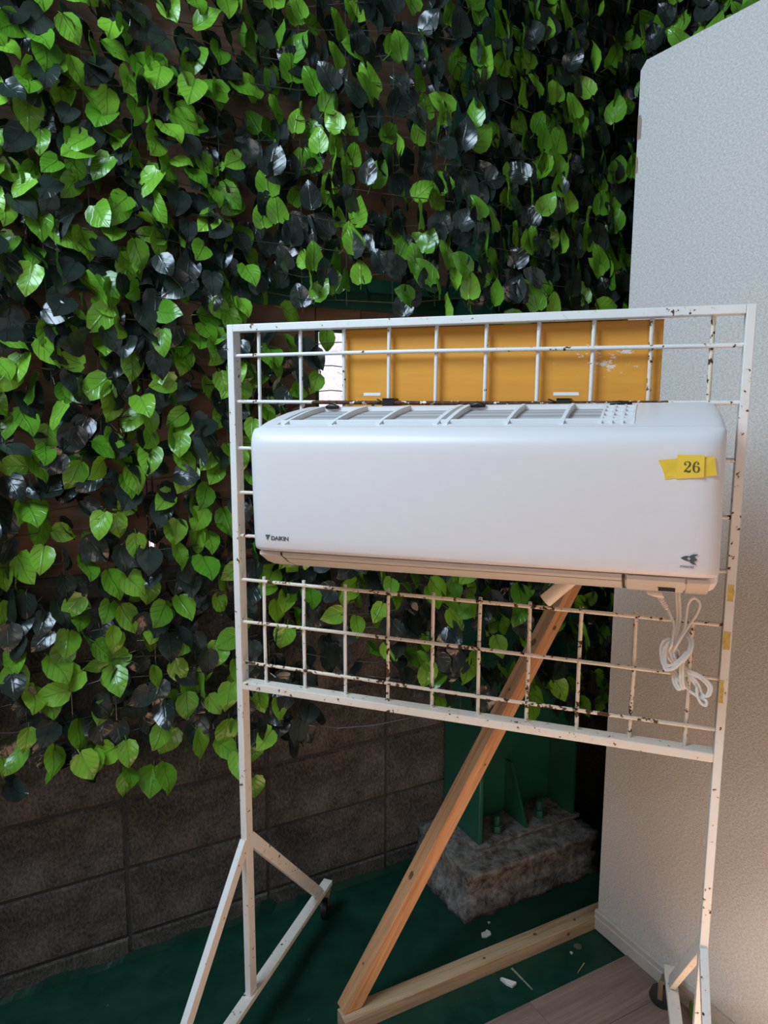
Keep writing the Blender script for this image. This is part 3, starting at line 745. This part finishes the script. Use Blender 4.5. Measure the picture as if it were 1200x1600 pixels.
def mat_screen(label, x0, x1, z0, z1, flip, dens, hem=0, gaps=0, yaw0=.25, seed=1, extra=(), back=.35, bright=.56):
    r = random.Random(seed)
    xm = (x0+x1)/2
    root = empty('ivy_screen', (xm, surf(xm)+.01, z0)); tag(root, label, 'ivy screen', 'artificial ivy screens covering the wall')
    ox, oy, oz = root.location
    leaves = []
    stp = 1/math.sqrt(dens)
    ni, nj = int((x1-x0)/stp)+1, int((z1-z0)/stp)+1
    for layer in (0, 1):
        for i in range(ni):
            for j in range(nj):
                if layer == 1 and r.random() > back: continue
                x = x0+(i+r.uniform(.05, .95))*(x1-x0)/ni; z = z0+(j+r.uniform(.05, .95)+(.5 if i % 2 else 0))*(z1-z0)/nj
                g_ = gaps(x, z) if gaps else 0
                if r.random() < g_: continue
                if not flip and z-.04 < hem(x)+r.uniform(-.02, .05) if hem else False: continue
                off = r.uniform(-.035, .010) if layer == 0 else r.uniform(.012, .030); ux = x; x, y, face = curtain(x, off)
                roll = r.gauss(.12 if not flip else math.pi, .55)
                if r.random() < .12: roll += r.uniform(-1.6, 1.6)
                pit = r.gauss(.34, .26)*(1 if not flip else .25)   # blade leans: tip comes out from the wall, face turns up
                yw = r.gauss(yaw0, .45)
                if r.random() < .15: yw += r.choice((-1, 1))*.9
                rot = Euler((0, 0, yw+face)).to_matrix() @ Euler((-pit, 0, 0)).to_matrix() @ Euler((0, roll, 0)).to_matrix()
                sc = r.uniform(.80, 1.10)*(.95 if layer else 1)
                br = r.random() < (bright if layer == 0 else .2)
                far = max((rot @ Vector(v)).y for v in LB[0][1][::3])*sc
                if y+far > 1.895: y -= y+far-1.895
                leaves.append((x, y, z, rot, sc, br, layer, r.randrange(99), r.random(), off))
    for x, y, z, roll, pit, yw, sc in extra:
        rot = Euler((0, 0, yw)).to_matrix() @ Euler((-pit, 0, 0)).to_matrix() @ Euler((0, roll, 0)).to_matrix()
        leaves.append((x, y, z, rot, sc, True, 0, r.randrange(99), .8, -.05))
    def key(l):
        px, py, d = to_px(l[:3])
        return (hidden(px, py), l[6], d-(.05 if l[5] else 0)+ l[9]*6)
    leaves.sort(key=key)
    sv, sf, suv, tint, mi = [], [], [], [], []
    for i, (x, y, z, rot, sc, br, layer, k_, t, _o) in enumerate(leaves):
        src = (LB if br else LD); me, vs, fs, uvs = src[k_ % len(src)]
        if i < 300:
            o = link('leaf', me, None, root); o.matrix_basis = Matrix.Translation((x-ox, y-oy, z-oz)) @ (rot.to_4x4() @ Matrix.Scale(sc, 4))
        else:
            b = len(sv); loc = Vector((x-ox, y-oy, z-oz))
            sv += [tuple(loc+rot @ (Vector(v)*sc)) for v in vs]; sf += [tuple(b+q for q in f) for f in fs]
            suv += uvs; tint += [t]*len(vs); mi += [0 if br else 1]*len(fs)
    if sv:
        me = bpy.data.meshes.new('leaf_mass'); me.from_pydata(sv, [], sf); me.update()
        uvl = me.uv_layers.new(name='UVMap')
        for lp in me.loops: uvl.data[lp.index].uv = suv[lp.vertex_index]
        at = me.attributes.new('tint', 'FLOAT', 'POINT'); at.data.foreach_set('value', tint)
        me.materials.append(M_LEAFB); me.materials.append(M_LEAFD)
        me.polygons.foreach_set('material_index', mi); me.polygons.foreach_set('use_smooth', [True]*len(mi))
        o = bpy.data.objects.new('leaf_mass', me); COL.objects.link(o); o.parent = root; o['kind'] = 'stuff'
    # vine stems running across, and the thin mesh they are tied to
    vm, wm = MB(), MB()
    n = int((z1-z0)/.062)
    for j in range(n):
        z = z0+.02+(j+.5)*(z1-z0-.02)/n; pts = []; ph = r.uniform(0, 6)
        lo = hem(xm) if hem else 0
        for i in range(15):
            x = x0+(x1-x0)*i/14
            cx_, cy_, _ = curtain(x, .006+.01*math.sin(i*1.3+ph)); pts.append((cx_-ox, cy_-oy, z-oz+.014*math.sin(i*1.1+ph)+r.uniform(-.006, .006)))
        if not hem or z > max(hem(x0), hem(xm), hem(x1))+.02: vm.tube(pts, .0013, 4, False)
        for i in range(10):   # side twigs with a springy tendril
            x, y, _ = curtain(r.uniform(x0, x1))
            if hem and z < hem(x)+.03: continue
            a = Vector((x-ox, y-oy, z-oz)); d_ = Vector((r.uniform(-.05, .05), r.uniform(-.035, .0), r.uniform(-.04, .03)))
            vm.tube([a, a+d_*.5+Vector((0, 0, .006)), a+d_], .0009, 3, False)
    for i in range(int((x1-x0)/.1)+1):
        x = x0+.02+i*.1
        cx_, cy_, _ = curtain(x, .012)
        if x < x1: wm.tube([(cx_-ox, cy_-oy, z-oz) for z in ((hem(x) if hem else z0)+.03, (z0+z1)/2, z1)], .0007, 3, False)
    v_ = vm.obj('vine_stems', M_TWIG, root); v_['kind'] = 'stuff'
    w_ = wm.obj('support_mesh', M_WIRE, root); w_['kind'] = 'stuff'
    return root
def gap_upper(x, z): return .04
def gap_lower(x, z):
    if .30 < x < .39 and 1.09 < z < 1.22: return .6
    return max(0, min(.5, (1.35-z)*.55))
def gap_right(x, z):
    if z < 1.80 and x < .90: return .35
    return .08
def gap_mid(x, z):
    if .74 < x < .91 and 1.50 < z < 1.80: return .97
    return .18+(.22 if z < .95 else 0)
def hem_left(x): return .605-.19*max(x, -.2)+.022*math.sin(x*17)+.018*math.sin(x*41)
def hem_mid(x):
    if x < .74: return .55
    c = lambda a, b: min(1, max(0, (x-a)/(b-a)))
    return .80-.16*c(.80, 1.10)-.13*c(1.10, 1.70)
mat_screen('artificial ivy screen at upper left with glossy hanging heart leaves', -.80, .585, 1.53, 2.62, False, 560, 0, gap_upper, .30, 3, back=.55, bright=.55)
mat_screen('artificial ivy screen at lower left, thinning to a ragged hem above the blocks', -.80, .585, .46, 1.51, False, 500, hem_left, gap_lower, .30, 4, back=.42, bright=.60)
mat_screen('artificial ivy screen above the yellow board, hung with its leaf tips up', .60, 2.20, 1.74, 2.95, True, 520, 0, gap_right, .35, 5, back=.75, bright=.50)
mat_screen('sparse artificial ivy screen behind the bottom of the grid rack', .60, 1.90, .40, 1.70, False, 560, hem_mid, gap_mid, .35, 6, extra=((.785, 1.79, 1.715, .15, .1, .3, .95), (.760, 1.79, 1.60, .5, .05, .2, .85), (.835, 1.80, 1.598, -.7, .1, .4, .9)), back=.7, bright=.42)

# ---------------------------------------------------------------- bits on the floor
def chip(name, label, x, y, poly, z=0.0005, h=.0025, rz=0):
    m = MB(); n = len(poly); c = random.Random(int(x*1e4))
    vs = [(a, b, 0) for a, b in poly]+[(a, b, h+c.uniform(0, h)) for a, b in poly]
    m.add(vs, [tuple(range(n-1, -1, -1)), tuple(range(n, 2*n))]+[(k_, (k_+1) % n, (k_+1) % n+n, k_+n) for k_ in range(n)])
    o = m.obj(name, M_CHIP); o.location = (x, y, z); o.rotation_euler = (0, 0, rz); tag(o, label, 'debris')
chip('paint_flake', 'pale paint flake on the green floor between concrete footing and floor rail', 1.158, 1.532, [(-.018, -.004), (-.006, -.010), (.012, -.008), (.016, .002), (.012, .014), (.004, .010), (-.010, .010)])
chip('paint_flake', 'curled white paint flake on the green floor in front of the floor rail', 1.108, 1.362, [(-.016, .016), (-.012, -.006), (-.004, -.020), (.014, -.016), (.006, -.002), (-.002, .004), (-.008, .018)], h=.004)
chip('paint_crumb', 'tiny white crumb on the green floor beside the partition baseboard', 1.327, 1.362, [(-.003, -.004), (.003, -.003), (.003, .004), (-.002, .004)])
chip('paint_crumb', 'tiny pale crumb just in front of the concrete footing', 1.195, 1.568, [(-.003, -.003), (.004, -.002), (.002, .004), (-.003, .003)])
lo = link('fallen_leaf', LB[2][0]); lo.location = (1.430, 1.045, .058); lo.rotation_euler = (.3, .2, 1.5); lo.scale = (.5, .5, .5)
tag(lo, 'single green leaf poking out by the baseboard behind the right post', 'leaf')
